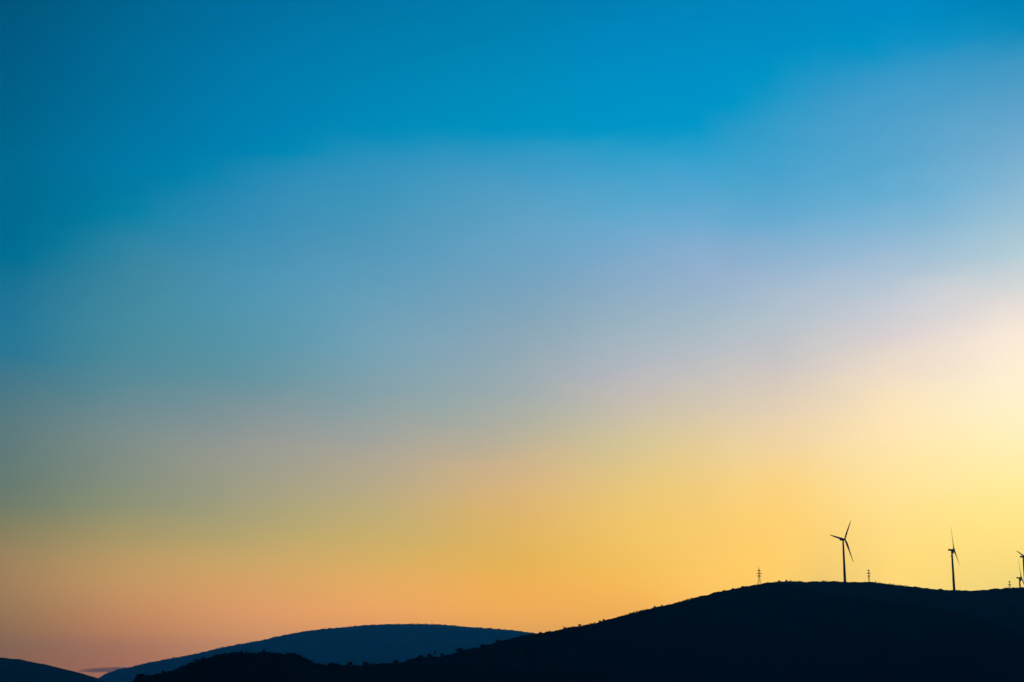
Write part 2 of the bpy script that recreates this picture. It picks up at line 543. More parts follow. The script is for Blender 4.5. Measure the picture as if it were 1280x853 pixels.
# ------------------------------------------------------------------ power pylons
def pylon(px, ytop, dist, label, arms, leg_px, mem=0.30):
    lo, hi = 700, 1500
    p = at(px, ytop, dist)
    az = math.atan2(p.x, p.y)
    for _ in range(40):
        m = (lo + hi) / 2
        c = wind_ridge.crest(m)
        if math.atan2(c.x, c.y) < az: lo = m
        else: hi = m
    c = wind_ridge.crest(lo)
    gz = wind_ridge.point(lo, dist - math.hypot(c.x, c.y)).z
    H = p.z - gz + .5
    mpp = dist / F
    root = empty('power_pylon', Vector((p.x, p.y, gz - .5)), -az)
    tag(root, label, 'pylon', 'power pylons behind the ridge')

    def member(bm, a, b, t):
        a, b = Vector(a), Vector(b)
        d = b - a
        mtx = Matrix.Translation((a + b) / 2) @ d.to_track_quat('Z', 'Y').to_matrix().to_4x4() @ Matrix.Diagonal((t, t, d.length, 1))
        bmesh.ops.create_cube(bm, size=1.0, matrix=mtx)
    wb = leg_px * mpp / 2
    zw = arms[-1][0] * mpp                       # metres below the top where the waist sits
    waist = H - zw - 1.0
    def half(z):
        if z < waist: return wb + (.75 - wb) * (z / waist) ** .9
        return .75 + (.18 - .75) * (z - waist) / (H - waist)
    # four legs
    zs = [0.0]
    while zs[-1] < H - .5:
        zs.append(min(H, zs[-1] + max(1.2, half(zs[-1]) * 2.6)))
    for sx in (-1, 1):
        for sy in (-1, 1):
            bm = bmesh.new()
            for a, b in zip(zs, zs[1:]):
                member(bm, (sx*half(a), sy*half(a), a), (sx*half(b), sy*half(b), b), mem * 1.2)
            link_bm('leg', bm, M_GALV, root)
    bm = bmesh.new()
    for i, (a, b) in enumerate(zip(zs, zs[1:])):
        ha, hb = half(a), half(b)
        for (p0, p1) in (((-1, -1), (1, -1)), ((1, -1), (1, 1)), ((1, 1), (-1, 1)), ((-1, 1), (-1, -1))):
            member(bm, (p0[0]*ha, p0[1]*ha, a), (p1[0]*hb, p1[1]*hb, b), mem)
            member(bm, (p1[0]*ha, p1[1]*ha, a), (p0[0]*hb, p0[1]*hb, b), mem)
            member(bm, (p0[0]*hb, p0[1]*hb, b), (p1[0]*hb, p1[1]*hb, b), mem)
    link_bm('lattice', bm, M_GALV, root)
    for dpx, wpx in arms:
        z = H - dpx * mpp
        w = wpx * mpp / 2
        bm = bmesh.new()
        h0 = max(half(z), .35)
        member(bm, (-w, 0, z), (w, 0, z), mem*2.4)
        member(bm, (-h0, -h0, z), (h0, h0, z), mem)
        member(bm, (-h0, h0, z), (h0, -h0, z), mem)
        for sx in (-1, 1):
            for sy in (-1, 1):
                member(bm, (sx*h0, sy*h0, z), (sx*w, 0, z), mem*1.6)
                member(bm, (sx*h0, sy*h0, z + 1.9), (sx*w, 0, z), mem*1.6)
                for f in (.33, .66):
                    xx = h0 + (w - h0) * f
                    member(bm, (sx*xx, sy*h0*(1-f), z), (sx*xx, sy*h0*(1-f), z + 1.9*(1-f)), mem)
                    member(bm, (sx*h0, sy*h0, z + 1.9) if f < .5 else (sx*(h0+(w-h0)*.33), sy*h0*.67, z + 1.27), (sx*xx, sy*h0*(1-f), z), mem)
        arm = link_bm('cross_arm', bm, M_GALV, root)
        for sx in (-1, 1):
            bm = bmesh.new()
            for q in range(5):
                bmesh.ops.create_cone(bm, cap_ends=True, segments=10, radius1=.2, radius2=.1, depth=.2, matrix=Matrix.Translation((sx*w, 0, z - .3 - q*.25)))
            link_bm('insulator', bm, M_GLASS, arm)
    return root


pylon(948.6, 709.5, 3080, 'tallest lattice pylon standing alone on the slope left of the first turbine', ((4.2, 4.2), (7.8, 6.2), (10.8, 4.8)), 6.0, .30)
pylon(1085.7, 712.3, 3330, 'lattice pylon peeping over the ridge just right of the first turbine', ((1.2, 2.8), (4.5, 5.2), (8.0, 3.2)), 4.6)
pylon(1261.7, 726.5, 3420, 'tiny faint pylon top beside the turbines at the right picture edge', ((1.3, 2.4), (4.6, 3.8)), 4.0, .24)


# ------------------------------------------------------------------ low cloud, far beyond everything
def cloud():
    c = at(134, 837.3, 30000)
    az = math.atan2(c.x, c.y)
    mpp = 30000 / F
    bm = bmesh.new()
    for (dx, dz, w, h) in ((0, 0, 34, 2.9), (-8, -1.0, 20, 2.0), (12, 1.2, 30, 1.6)):
        bmesh.ops.create_uvsphere(bm, u_segments=48, v_segments=24, radius=1.0,
            matrix=Matrix.Translation((dx*mpp, 0, dz*mpp)) @ Matrix.Rotation(R(-3.0), 4, 'Y') @ Matrix.Diagonal((w*mpp, 260, h*mpp, 1)))
    m = bpy.data.materials.new('cloud')
    m.use_nodes = True
    nt = m.node_tree
    nt.nodes.remove(nt.nodes['Principled BSDF'])
    v = nt.nodes.new('ShaderNodeVolumePrincipled')
    v.inputs['Color'].default_value = (.12, .11, .12, 1)
    v.inputs['Density'].default_value = 0.0026
    nt.links.new(v.outputs['Volume'], nt.nodes['Material Output'].inputs['Volume'])
    o = link_bm('cloud', bm, m)
    o.location = c
    o.rotation_euler = (0, 0, -az)
    tag(o, 'thin grey cloud lying low in the notch between the two left hills', 'cloud')


cloud()

# ------------------------------------------------------------------ haze
HAZE_D = 4.4e-5
bm = bmesh.new()
box(bm, (-21000, -21000, -6.0), (21000, 21000, 740))
m = bpy.data.materials.new('haze')
m.use_nodes = True
nt = m.node_tree
nt.nodes.remove(nt.nodes['Principled BSDF'])
v = nt.nodes.new('ShaderNodeVolumePrincipled')
v.inputs['Color'].default_value = (.05, .57, 1, 1)
v.inputs['Density'].default_value = HAZE_D
v.inputs['Anisotropy'].default_value = 0.25
nt.links.new(v.outputs['Volume'], nt.nodes['Material Output'].inputs['Volume'])
tag(link_bm('haze', bm, m), kind='stuff')

# ------------------------------------------------------------------ sky and sun
SUN_AZ, SUN_EL = 20.0, 5.0
# SKY-BEGIN
SKY = [
  (0.0, [(0.00667,1.403,0.9646,0.217), (0.01611,1.403,0.9646,0.217), (0.02556,1.403,0.9646,0.217), (0.035,1.403,0.9647,0.217), (0.04444,1.403,0.9668,0.2184), (0.05389,1.403,0.9784,0.2262), (0.06333,1.403,1.0046,0.2476), (0.07278,1.3377,1.0123,0.3003), (0.08222,1.3092,1.0401,0.4056), (0.09167,1.2603,1.0413,0.4862), (0.10111,1.2368,1.0418,0.597), (0.11056,1.2216,1.0309,0.6838), (0.12,1.2065,1.0175,0.7266), (0.12944,1.177,0.9787,0.76), (0.13889,1.0931,0.9049,0.7605), (0.14833,0.874,0.8048,0.7547), (0.15778,0.6948,0.7278,0.734), (0.16722,0.5527,0.6786,0.7401), (0.17667,0.3932,0.5886,0.7109), (0.18611,0.3278,0.5464,0.7267), (0.19556,0.2495,0.4884,0.6875), (0.205,0.1999,0.4449,0.6666), (0.21444,0.1654,0.4187,0.6491), (0.22389,0.1068,0.3741,0.6306), (0.23333,0.0734,0.3445,0.5957), (0.24278,0.0489,0.3341,0.5721), (0.25222,0.0,0.2469,0.4963), (0.26167,0.0,0.2325,0.527), (0.27111,0.0,0.1922,0.4794), (0.28056,0.0,0.1922,0.4794)]),
  (1.4, [(0.00667,1.403,0.9646,0.217), (0.01611,1.403,0.9646,0.217), (0.02556,1.403,0.9646,0.217), (0.035,1.403,0.9647,0.217), (0.04444,1.403,0.9666,0.2183), (0.05389,1.403,0.9775,0.2256), (0.06333,1.403,1.0028,0.246), (0.07278,1.3421,1.011,0.2954), (0.08222,1.3086,1.0389,0.402), (0.09167,1.2584,1.0332,0.4775), (0.10111,1.2403,1.0403,0.5821), (0.11056,1.224,1.0354,0.6782), (0.12,1.2037,1.0189,0.7229), (0.12944,1.18,0.9793,0.7553), (0.13889,1.1109,0.9162,0.7644), (0.14833,0.9161,0.8144,0.7518), (0.15778,0.7334,0.7416,0.7375), (0.16722,0.5498,0.6795,0.7423), (0.17667,0.4194,0.6087,0.7212), (0.18611,0.3343,0.5487,0.7163), (0.19556,0.2617,0.4958,0.6961), (0.205,0.2083,0.4521,0.6695), (0.21444,0.1675,0.4213,0.6541), (0.22389,0.1131,0.3782,0.6294), (0.23333,0.0751,0.348,0.5984), (0.24278,0.05,0.3249,0.5697), (0.25222,0.0036,0.2728,0.5368), (0.26167,0.0,0.2372,0.5042), (0.27111,0.0,0.199,0.4941), (0.28056,0.0,0.1998,0.496)]),
  (2.6, [(0.00667,1.4043,0.9649,0.2168), (0.01611,1.4069,0.9655,0.2166), (0.02556,1.4094,0.966,0.2164), (0.035,1.412,0.9667,0.2162), (0.04444,1.4145,0.969,0.2172), (0.05389,1.4082,0.9753,0.2246), (0.06333,1.4011,0.9954,0.245), (0.07278,1.3442,1.0025,0.2925), (0.08222,1.3034,1.0241,0.3925), (0.09167,1.2606,1.0176,0.4642), (0.10111,1.2398,1.0234,0.5613), (0.11056,1.2151,1.0164,0.6561), (0.12,1.1851,0.9925,0.6975), (0.12944,1.132,0.9379,0.7385), (0.13889,1.0637,0.8818,0.7547), (0.14833,0.8864,0.7889,0.7466), (0.15778,0.7139,0.7268,0.7396), (0.16722,0.5014,0.6446,0.7351), (0.17667,0.4073,0.5986,0.7256), (0.18611,0.2926,0.5299,0.7121), (0.19556,0.2234,0.4816,0.7003), (0.205,0.1855,0.4439,0.6685), (0.21444,0.148,0.4104,0.6515), (0.22389,0.1079,0.3784,0.6274), (0.23333,0.0714,0.3485,0.6052), (0.24278,0.0434,0.3212,0.5771), (0.25222,0.0067,0.2868,0.5692), (0.26167,0.0,0.25,0.5114), (0.27111,0.0,0.2155,0.5304), (0.28056,0.0,0.2161,0.5321)]),
  (3.9, [(0.00667,1.462,0.9789,0.2123), (0.01611,1.4644,0.9795,0.2121), (0.02556,1.4667,0.9801,0.2119), (0.035,1.469,0.9807,0.2118), (0.04444,1.4713,0.9828,0.2129), (0.05389,1.4315,0.9713,0.2218), (0.06333,1.3957,0.9752,0.245), (0.07278,1.3428,0.9808,0.2918), (0.08222,1.2973,0.9934,0.3788), (0.09167,1.2616,0.9889,0.4492), (0.10111,1.2366,0.992,0.5343), (0.11056,1.2001,0.9774,0.614), (0.12,1.159,0.9467,0.6552), (0.12944,1.0692,0.8803,0.7094), (0.13889,0.9893,0.8233,0.7354), (0.14833,0.8226,0.7489,0.7414), (0.15778,0.68,0.7021,0.7403), (0.16722,0.4634,0.6096,0.7293), (0.17667,0.3786,0.5738,0.7244), (0.18611,0.2566,0.5097,0.7099), (0.19556,0.1879,0.4667,0.7009), (0.205,0.1543,0.43,0.6666), (0.21444,0.1277,0.4011,0.6499), (0.22389,0.1009,0.3782,0.6308), (0.23333,0.0702,0.3511,0.617), (0.24278,0.0392,0.3219,0.5896), (0.25222,0.0041,0.2943,0.5913), (0.26167,0.0,0.2644,0.5454), (0.27111,0.0,0.2357,0.5712), (0.28056,0.0,0.2328,0.5689)]),
  (5.2, [(0.00667,1.519,0.9929,0.2078), (0.01611,1.5211,0.9934,0.2077), (0.02556,1.5233,0.9939,0.2075), (0.035,1.5254,0.9945,0.2073), (0.04444,1.5275,0.9963,0.2085), (0.05389,1.4584,0.9693,0.2186), (0.06333,1.3921,0.9562,0.2447), (0.07278,1.3403,0.9587,0.2918), (0.08222,1.2955,0.9647,0.3663), (0.09167,1.2604,0.9608,0.4365), (0.10111,1.234,0.9594,0.5107), (0.11056,1.19,0.9398,0.5718), (0.12,1.1294,0.8997,0.6181), (0.12944,1.019,0.8316,0.6755), (0.13889,0.8994,0.761,0.7178), (0.14833,0.7495,0.7094,0.7359), (0.15778,0.638,0.6732,0.7396), (0.16722,0.45,0.5867,0.7271), (0.17667,0.3401,0.5405,0.7187), (0.18611,0.233,0.4917,0.7093), (0.19556,0.1606,0.4498,0.6923), (0.205,0.123,0.4142,0.6664), (0.21444,0.1087,0.3944,0.6538), (0.22389,0.0902,0.3748,0.638), (0.23333,0.0662,0.351,0.6255), (0.24278,0.0356,0.326,0.6021), (0.25222,0.0046,0.2972,0.5927), (0.26167,0.0,0.2725,0.577), (0.27111,0.0,0.2503,0.5973), (0.28056,0.0,0.2443,0.5918)]),
  (6.5, [(0.00667,1.5753,1.0046,0.2023), (0.01611,1.5772,1.0049,0.2021), (0.02556,1.5791,1.0052,0.2018), (0.035,1.5811,1.0056,0.2017), (0.04444,1.583,1.0071,0.2029), (0.05389,1.4888,0.9668,0.2141), (0.06333,1.3897,0.935,0.2441), (0.07278,1.3367,0.9328,0.2914), (0.08222,1.2961,0.934,0.3532), (0.09167,1.2562,0.929,0.4215), (0.10111,1.227,0.9215,0.4889), (0.11056,1.1797,0.9001,0.5336), (0.12,1.0856,0.8494,0.5934), (0.12944,0.9704,0.7878,0.6428), (0.13889,0.8102,0.7065,0.7011), (0.14833,0.685,0.6725,0.7235), (0.15778,0.5882,0.6399,0.7315), (0.16722,0.4371,0.5717,0.7244), (0.17667,0.3096,0.5151,0.718), (0.18611,0.2229,0.4834,0.7133), (0.19556,0.1432,0.4411,0.6923), (0.205,0.1021,0.4055,0.6693), (0.21444,0.0939,0.3892,0.6525), (0.22389,0.0812,0.3694,0.6409), (0.23333,0.056,0.3447,0.6194), (0.24278,0.0265,0.323,0.6042), (0.25222,0.0002,0.2988,0.5832), (0.26167,0.0,0.2692,0.5715), (0.27111,0.0,0.2534,0.5861), (0.28056,0.0,0.2387,0.571)]),
  (7.8, [(0.00667,1.459,0.9201,0.1899), (0.01611,1.4541,0.9166,0.1893), (0.02556,1.4492,0.9132,0.1887), (0.035,1.4443,0.9098,0.1881), (0.04444,1.4394,0.9073,0.1888), (0.05389,1.3974,0.8913,0.1969), (0.06333,1.3503,0.8819,0.2194), (0.07278,1.3253,0.8894,0.2553), (0.08222,1.2748,0.8899,0.3135), (0.09167,1.2228,0.882,0.3811), (0.10111,1.1568,0.8664,0.4654), (0.11056,1.1108,0.8473,0.5102), (0.12,0.996,0.7944,0.5805), (0.12944,0.8892,0.7428,0.6289), (0.13889,0.7628,0.6855,0.671), (0.14833,0.6324,0.6415,0.6984), (0.15778,0.5377,0.609,0.7053), (0.16722,0.3942,0.5455,0.7143), (0.17667,0.301,0.5068,0.7063), (0.18611,0.2169,0.4752,0.7021), (0.19556,0.1366,0.4343,0.6855), (0.205,0.1015,0.4082,0.67), (0.21444,0.0808,0.3828,0.6446), (0.22389,0.0717,0.3654,0.6363), (0.23333,0.0454,0.3367,0.6086), (0.24278,0.0195,0.3205,0.6009), (0.25222,0.0,0.2916,0.5834), (0.26167,0.0,0.2704,0.5568), (0.27111,0.0,0.253,0.5637), (0.28056,0.0,0.2297,0.5402)]),
  (9.1, [(0.00667,1.3511,0.8334,0.1688), (0.01611,1.3556,0.8346,0.1678), (0.02556,1.3601,0.8359,0.1668), (0.035,1.3645,0.8371,0.1659), (0.04444,1.3687,0.8389,0.1657), (0.05389,1.358,0.8372,0.1715), (0.06333,1.3365,0.8355,0.1866), (0.07278,1.3149,0.8415,0.2125), (0.08222,1.2576,0.8396,0.2669), (0.09167,1.1894,0.8324,0.3436), (0.10111,1.0952,0.8115,0.4393), (0.11056,1.0282,0.7874,0.4996), (0.12,0.9178,0.7383,0.561), (0.12944,0.7987,0.6865,0.6193), (0.13889,0.6987,0.6501,0.6447), (0.14833,0.5756,0.6156,0.6786), (0.15778,0.4978,0.5812,0.6915), (0.16722,0.3756,0.5238,0.7011), (0.17667,0.2849,0.4916,0.6935), (0.18611,0.1991,0.4562,0.6905), (0.19556,0.1228,0.4198,0.6775), (0.205,0.0859,0.3957,0.6602), (0.21444,0.0659,0.3764,0.641), (0.22389,0.0532,0.356,0.6236), (0.23333,0.0268,0.3314,0.6032), (0.24278,0.0078,0.3102,0.5904), (0.25222,0.0,0.2882,0.5818), (0.26167,0.0,0.2642,0.5499), (0.27111,0.0,0.2534,0.5435), (0.28056,0.0,0.2332,0.5362)]),
  (10.4, [(0.00667,1.5107,0.8781,0.1343), (0.01611,1.5147,0.8792,0.1334), (0.02556,1.5186,0.8802,0.1326), (0.035,1.5224,0.8811,0.1317), (0.04444,1.526,0.882,0.1312), (0.05389,1.4738,0.8581,0.1384), (0.06333,1.3828,0.8132,0.1517), (0.07278,1.315,0.7945,0.1708), (0.08222,1.2485,0.7841,0.2205), (0.09167,1.1572,0.7821,0.3148), (0.10111,1.0664,0.7644,0.4055), (0.11056,0.955,0.7292,0.4918), (0.12,0.8435,0.6807,0.5491), (0.12944,0.7189,0.6306,0.6044), (0.13889,0.6055,0.5964,0.6315), (0.14833,0.5248,0.5955,0.6592), (0.15778,0.4574,0.5523,0.6793), (0.16722,0.3796,0.5124,0.6854), (0.17667,0.28,0.4743,0.6793), (0.18611,0.1717,0.4372,0.6857), (0.19556,0.1124,0.4099,0.6738), (0.205,0.0645,0.3798,0.6505), (0.21444,0.0524,0.3698,0.6372), (0.22389,0.0351,0.3482,0.617), (0.23333,0.009,0.3237,0.5984), (0.24278,0.0,0.3042,0.5872), (0.25222,0.0,0.2818,0.5787), (0.26167,0.0,0.2654,0.555), (0.27111,0.0,0.2488,0.5263), (0.28056,0.0,0.2345,0.5356)]),
  (11.7, [(0.00667,1.552,0.8525,0.1115), (0.01611,1.5501,0.8503,0.1113), (0.02556,1.5483,0.8481,0.1112), (0.035,1.5461,0.8469,0.1113), (0.04444,1.5425,0.8495,0.1132), (0.05389,1.4768,0.8333,0.1235), (0.06333,1.3569,0.7956,0.1441), (0.07278,1.2859,0.7813,0.1684), (0.08222,1.2214,0.7852,0.2217), (0.09167,1.1148,0.7748,0.3078), (0.10111,1.0148,0.7506,0.3883), (0.11056,0.8958,0.7069,0.4782), (0.12,0.8221,0.6736,0.5281), (0.12944,0.6912,0.6264,0.5938), (0.13889,0.5888,0.5946,0.63), (0.14833,0.4812,0.5743,0.6396), (0.15778,0.4148,0.5308,0.6639), (0.16722,0.3545,0.4871,0.6733), (0.17667,0.2635,0.4513,0.6662), (0.18611,0.1598,0.4331,0.6743), (0.19556,0.1167,0.4177,0.6674), (0.205,0.065,0.3888,0.6508), (0.21444,0.0401,0.3639,0.6323), (0.22389,0.0208,0.3393,0.6153), (0.23333,0.0,0.3187,0.6114), (0.24278,0.0,0.2975,0.5945), (0.25222,0.0,0.2822,0.5747), (0.26167,0.0,0.2653,0.5549), (0.27111,0.0,0.2471,0.5209), (0.28056,0.0,0.2307,0.5408)]),
  (13.0, [(0.00667,1.5792,0.8225,0.1023), (0.01611,1.5809,0.8226,0.1021), (0.02556,1.5825,0.8228,0.102), (0.035,1.583,0.8249,0.1023), (0.04444,1.5781,0.834,0.1052), (0.05389,1.4335,0.8008,0.1249), (0.06333,1.3121,0.7686,0.1355), (0.07278,1.221,0.7498,0.1724), (0.08222,1.1535,0.7405,0.2084), (0.09167,1.0659,0.7317,0.2696), (0.10111,0.9523,0.7072,0.3509), (0.11056,0.8517,0.676,0.4329), (0.12,0.7376,0.6365,0.5159), (0.12944,0.6472,0.6016,0.572), (0.13889,0.5306,0.5648,0.6188), (0.14833,0.4453,0.5473,0.6234), (0.15778,0.3713,0.5,0.6422), (0.16722,0.3375,0.4783,0.6635), (0.17667,0.2866,0.4604,0.6799), (0.18611,0.1881,0.4372,0.688), (0.19556,0.1293,0.4167,0.6765), (0.205,0.076,0.3955,0.6707), (0.21444,0.0256,0.364,0.6484), (0.22389,0.0,0.3265,0.6134), (0.23333,0.0,0.3088,0.6021), (0.24278,0.0,0.2895,0.5861), (0.25222,0.0,0.278,0.5737), (0.26167,0.0,0.2613,0.5451), (0.27111,0.0,0.2429,0.5107), (0.28056,0.0,0.2314,0.537)]),
  (14.3, [(0.00667,1.5807,0.7603,0.0781), (0.01611,1.5802,0.7589,0.0777), (0.02556,1.5791,0.758,0.0773), (0.035,1.5757,0.7639,0.0777), (0.04444,1.5369,0.7786,0.0857), (0.05389,1.3802,0.7636,0.1064), (0.06333,1.2744,0.7484,0.1231), (0.07278,1.1889,0.7321,0.1578), (0.08222,1.1031,0.7168,0.199), (0.09167,0.9946,0.7056,0.2646), (0.10111,0.8868,0.6815,0.3395), (0.11056,0.8011,0.649,0.4224), (0.12,0.7001,0.603,0.517), (0.12944,0.6054,0.5717,0.5743), (0.13889,0.4921,0.5482,0.6059), (0.14833,0.4094,0.5205,0.6048), (0.15778,0.3516,0.4873,0.6226), (0.16722,0.3111,0.4646,0.6436), (0.17667,0.257,0.4472,0.6679), (0.18611,0.1758,0.4357,0.6804), (0.19556,0.1213,0.4162,0.6705), (0.205,0.0761,0.3951,0.6604), (0.21444,0.0319,0.3666,0.6425), (0.22389,0.0,0.3253,0.606), (0.23333,0.0,0.3079,0.5969), (0.24278,0.0,0.2909,0.5851), (0.25222,0.0,0.2751,0.5692), (0.26167,0.0,0.2578,0.545), (0.27111,0.0,0.2361,0.503), (0.28056,0.0,0.2222,0.5174)]),
  (15.6, [(0.00667,1.556,0.6881,0.0563), (0.01611,1.556,0.688,0.0564), (0.02556,1.5551,0.6899,0.0565), (0.035,1.5483,0.702,0.0575), (0.04444,1.4731,0.7191,0.0681), (0.05389,1.3182,0.7243,0.0877), (0.06333,1.2302,0.725,0.113), (0.07278,1.1558,0.7127,0.1463), (0.08222,1.0583,0.6935,0.1943), (0.09167,0.9281,0.6781,0.2664), (0.10111,0.8232,0.6542,0.3331), (0.11056,0.7419,0.6193,0.4166), (0.12,0.6544,0.5704,0.5165), (0.12944,0.5617,0.5412,0.5725), (0.13889,0.4537,0.5291,0.5903), (0.14833,0.3738,0.4953,0.5862), (0.15778,0.33,0.4725,0.6027), (0.16722,0.2855,0.4504,0.6206), (0.17667,0.2222,0.431,0.6533), (0.18611,0.1619,0.4304,0.6677), (0.19556,0.1139,0.4123,0.6594), (0.205,0.0757,0.3916,0.6479), (0.21444,0.0368,0.3645,0.6311), (0.22389,0.0,0.3244,0.599), (0.23333,0.0,0.3048,0.5869), (0.24278,0.0,0.2897,0.5788), (0.25222,0.0,0.2713,0.5606), (0.26167,0.0,0.2544,0.5385), (0.27111,0.0,0.2298,0.4922), (0.28056,0.0,0.2151,0.4994)]),
  (16.9, [(0.00667,1.5659,0.6773,0.0575), (0.01611,1.5656,0.6777,0.0574), (0.02556,1.5615,0.6817,0.0572), (0.035,1.5442,0.6889,0.0583), (0.04444,1.4389,0.6861,0.0625), (0.05389,1.2643,0.6869,0.0796), (0.06333,1.172,0.6833,0.1085), (0.07278,1.1049,0.6708,0.1447), (0.08222,1.0148,0.6516,0.1961), (0.09167,0.8889,0.6363,0.2642), (0.10111,0.7652,0.6126,0.3316), (0.11056,0.6641,0.5795,0.4127), (0.12,0.5836,0.5388,0.5001), (0.12944,0.5059,0.5129,0.5503), (0.13889,0.4119,0.4982,0.5675), (0.14833,0.341,0.4698,0.565), (0.15778,0.2986,0.4498,0.5812), (0.16722,0.2572,0.433,0.6009), (0.17667,0.2033,0.4184,0.6347), (0.18611,0.1552,0.4197,0.647), (0.19556,0.113,0.4025,0.6408), (0.205,0.0761,0.3828,0.6339), (0.21444,0.0389,0.3575,0.6182), (0.22389,0.0,0.3196,0.5892), (0.23333,0.0,0.3,0.5747), (0.24278,0.0,0.2857,0.5642), (0.25222,0.0,0.2659,0.5421), (0.26167,0.0,0.2491,0.5207), (0.27111,0.0,0.2256,0.4775), (0.28056,0.0,0.2106,0.4833)]),
  (18.2, [(0.00667,1.5843,0.6729,0.0602), (0.01611,1.5831,0.6736,0.0601), (0.02556,1.5732,0.6795,0.0591), (0.035,1.5419,0.6814,0.059), (0.04444,1.4071,0.6574,0.058), (0.05389,1.2103,0.6507,0.0727), (0.06333,1.1113,0.6389,0.1049), (0.07278,1.0512,0.6244,0.1433), (0.08222,0.97,0.606,0.1998), (0.09167,0.8533,0.5914,0.2633), (0.10111,0.7088,0.568,0.3322), (0.11056,0.5874,0.5391,0.4082), (0.12,0.5076,0.5074,0.4802), (0.12944,0.4464,0.4863,0.5219), (0.13889,0.3695,0.4661,0.5426), (0.14833,0.3086,0.444,0.544), (0.15778,0.2676,0.4275,0.5608), (0.16722,0.2287,0.4153,0.5832), (0.17667,0.1853,0.4058,0.6137), (0.18611,0.1481,0.4065,0.6232), (0.19556,0.1129,0.39,0.6182), (0.205,0.0761,0.3716,0.6183), (0.21444,0.0406,0.3483,0.6029), (0.22389,0.0,0.3133,0.5772), (0.23333,0.0,0.295,0.5617), (0.24278,0.0,0.2809,0.5472), (0.25222,0.0,0.2601,0.5213), (0.26167,0.0,0.2425,0.4984), (0.27111,0.0,0.2222,0.4616), (0.28056,0.0,0.206,0.4659)]),
  (19.5, [(0.00667,1.5984,0.6722,0.0638), (0.01611,1.5965,0.6732,0.0636), (0.02556,1.582,0.6805,0.0617), (0.035,1.5388,0.677,0.0599), (0.04444,1.3764,0.6328,0.0548), (0.05389,1.1593,0.6206,0.0676), (0.06333,1.0506,0.6013,0.103), (0.07278,0.9946,0.5843,0.1425), (0.08222,0.9208,0.5659,0.2047), (0.09167,0.8159,0.5516,0.2632), (0.10111,0.6544,0.5278,0.3342), (0.11056,0.5184,0.5029,0.405), (0.12,0.4389,0.4788,0.4632), (0.12944,0.3928,0.4635,0.4966), (0.13889,0.3295,0.4388,0.5235), (0.14833,0.2786,0.423,0.529), (0.15778,0.2393,0.4088,0.545), (0.16722,0.2022,0.3996,0.5692), (0.17667,0.1684,0.3939,0.5932), (0.18611,0.1401,0.3928,0.6001), (0.19556,0.112,0.377,0.5956), (0.205,0.076,0.3601,0.603), (0.21444,0.0412,0.3386,0.5874), (0.22389,0.0,0.3059,0.5648), (0.23333,0.0,0.2898,0.5493), (0.24278,0.0,0.2754,0.5305), (0.25222,0.0,0.254,0.5022), (0.26167,0.0,0.2349,0.4767), (0.27111,0.0,0.2191,0.4473), (0.28056,0.0,0.2011,0.4496)]),
  (20.8, [(0.00667,1.5945,0.6548,0.0726), (0.01611,1.5927,0.656,0.0723), (0.02556,1.5785,0.6644,0.0698), (0.035,1.5312,0.6645,0.0655), (0.04444,1.3483,0.6188,0.0605), (0.05389,1.1196,0.6055,0.0712), (0.06333,0.993,0.5824,0.1064), (0.07278,0.9299,0.5629,0.1474), (0.08222,0.8586,0.5421,0.2116), (0.09167,0.7617,0.5247,0.2695), (0.10111,0.6026,0.4992,0.3396), (0.11056,0.471,0.4771,0.4026), (0.12,0.3902,0.4571,0.4545), (0.12944,0.3513,0.4457,0.4856), (0.13889,0.297,0.4247,0.5177), (0.14833,0.2531,0.4119,0.5249), (0.15778,0.2166,0.3983,0.5383), (0.16722,0.1816,0.3886,0.559), (0.17667,0.1523,0.3825,0.5765), (0.18611,0.1284,0.3794,0.5807), (0.19556,0.105,0.3651,0.5783), (0.205,0.0744,0.35,0.5881), (0.21444,0.0407,0.3296,0.5741), (0.22389,0.0,0.2995,0.5545), (0.23333,0.0,0.2829,0.5365), (0.24278,0.0,0.2689,0.5174), (0.25222,0.0,0.2478,0.4887), (0.26167,0.0,0.2285,0.4621), (0.27111,0.0,0.2143,0.4363), (0.28056,0.0,0.1969,0.4406)]),
  (22.1, [(0.00667,1.5676,0.6286,0.087), (0.01611,1.5665,0.63,0.0866), (0.02556,1.556,0.6392,0.0842), (0.035,1.5153,0.6483,0.0792), (0.04444,1.3233,0.6119,0.0761), (0.05389,1.0874,0.5983,0.0842), (0.06333,0.9362,0.5727,0.1173), (0.07278,0.8561,0.5506,0.1614), (0.08222,0.783,0.5268,0.2237), (0.09167,0.6941,0.5043,0.2829), (0.10111,0.5527,0.4769,0.3485), (0.11056,0.4355,0.4576,0.4005), (0.12,0.3525,0.44,0.4497), (0.12944,0.3166,0.4314,0.4813), (0.13889,0.2697,0.4178,0.5166), (0.14833,0.2309,0.4059,0.5243), (0.15778,0.1978,0.3923,0.5357), (0.16722,0.165,0.3806,0.5509), (0.17667,0.1369,0.3713,0.562), (0.18611,0.1134,0.3656,0.5624), (0.19556,0.0912,0.3531,0.5634), (0.205,0.0675,0.3402,0.573), (0.21444,0.0378,0.3209,0.5623), (0.22389,0.0,0.2936,0.5455), (0.23333,0.0,0.2746,0.5231), (0.24278,0.0,0.2612,0.5062), (0.25222,0.0,0.2412,0.4778), (0.26167,0.0,0.2228,0.4515), (0.27111,0.0,0.2083,0.4271), (0.28056,0.0,0.1931,0.4362)]),
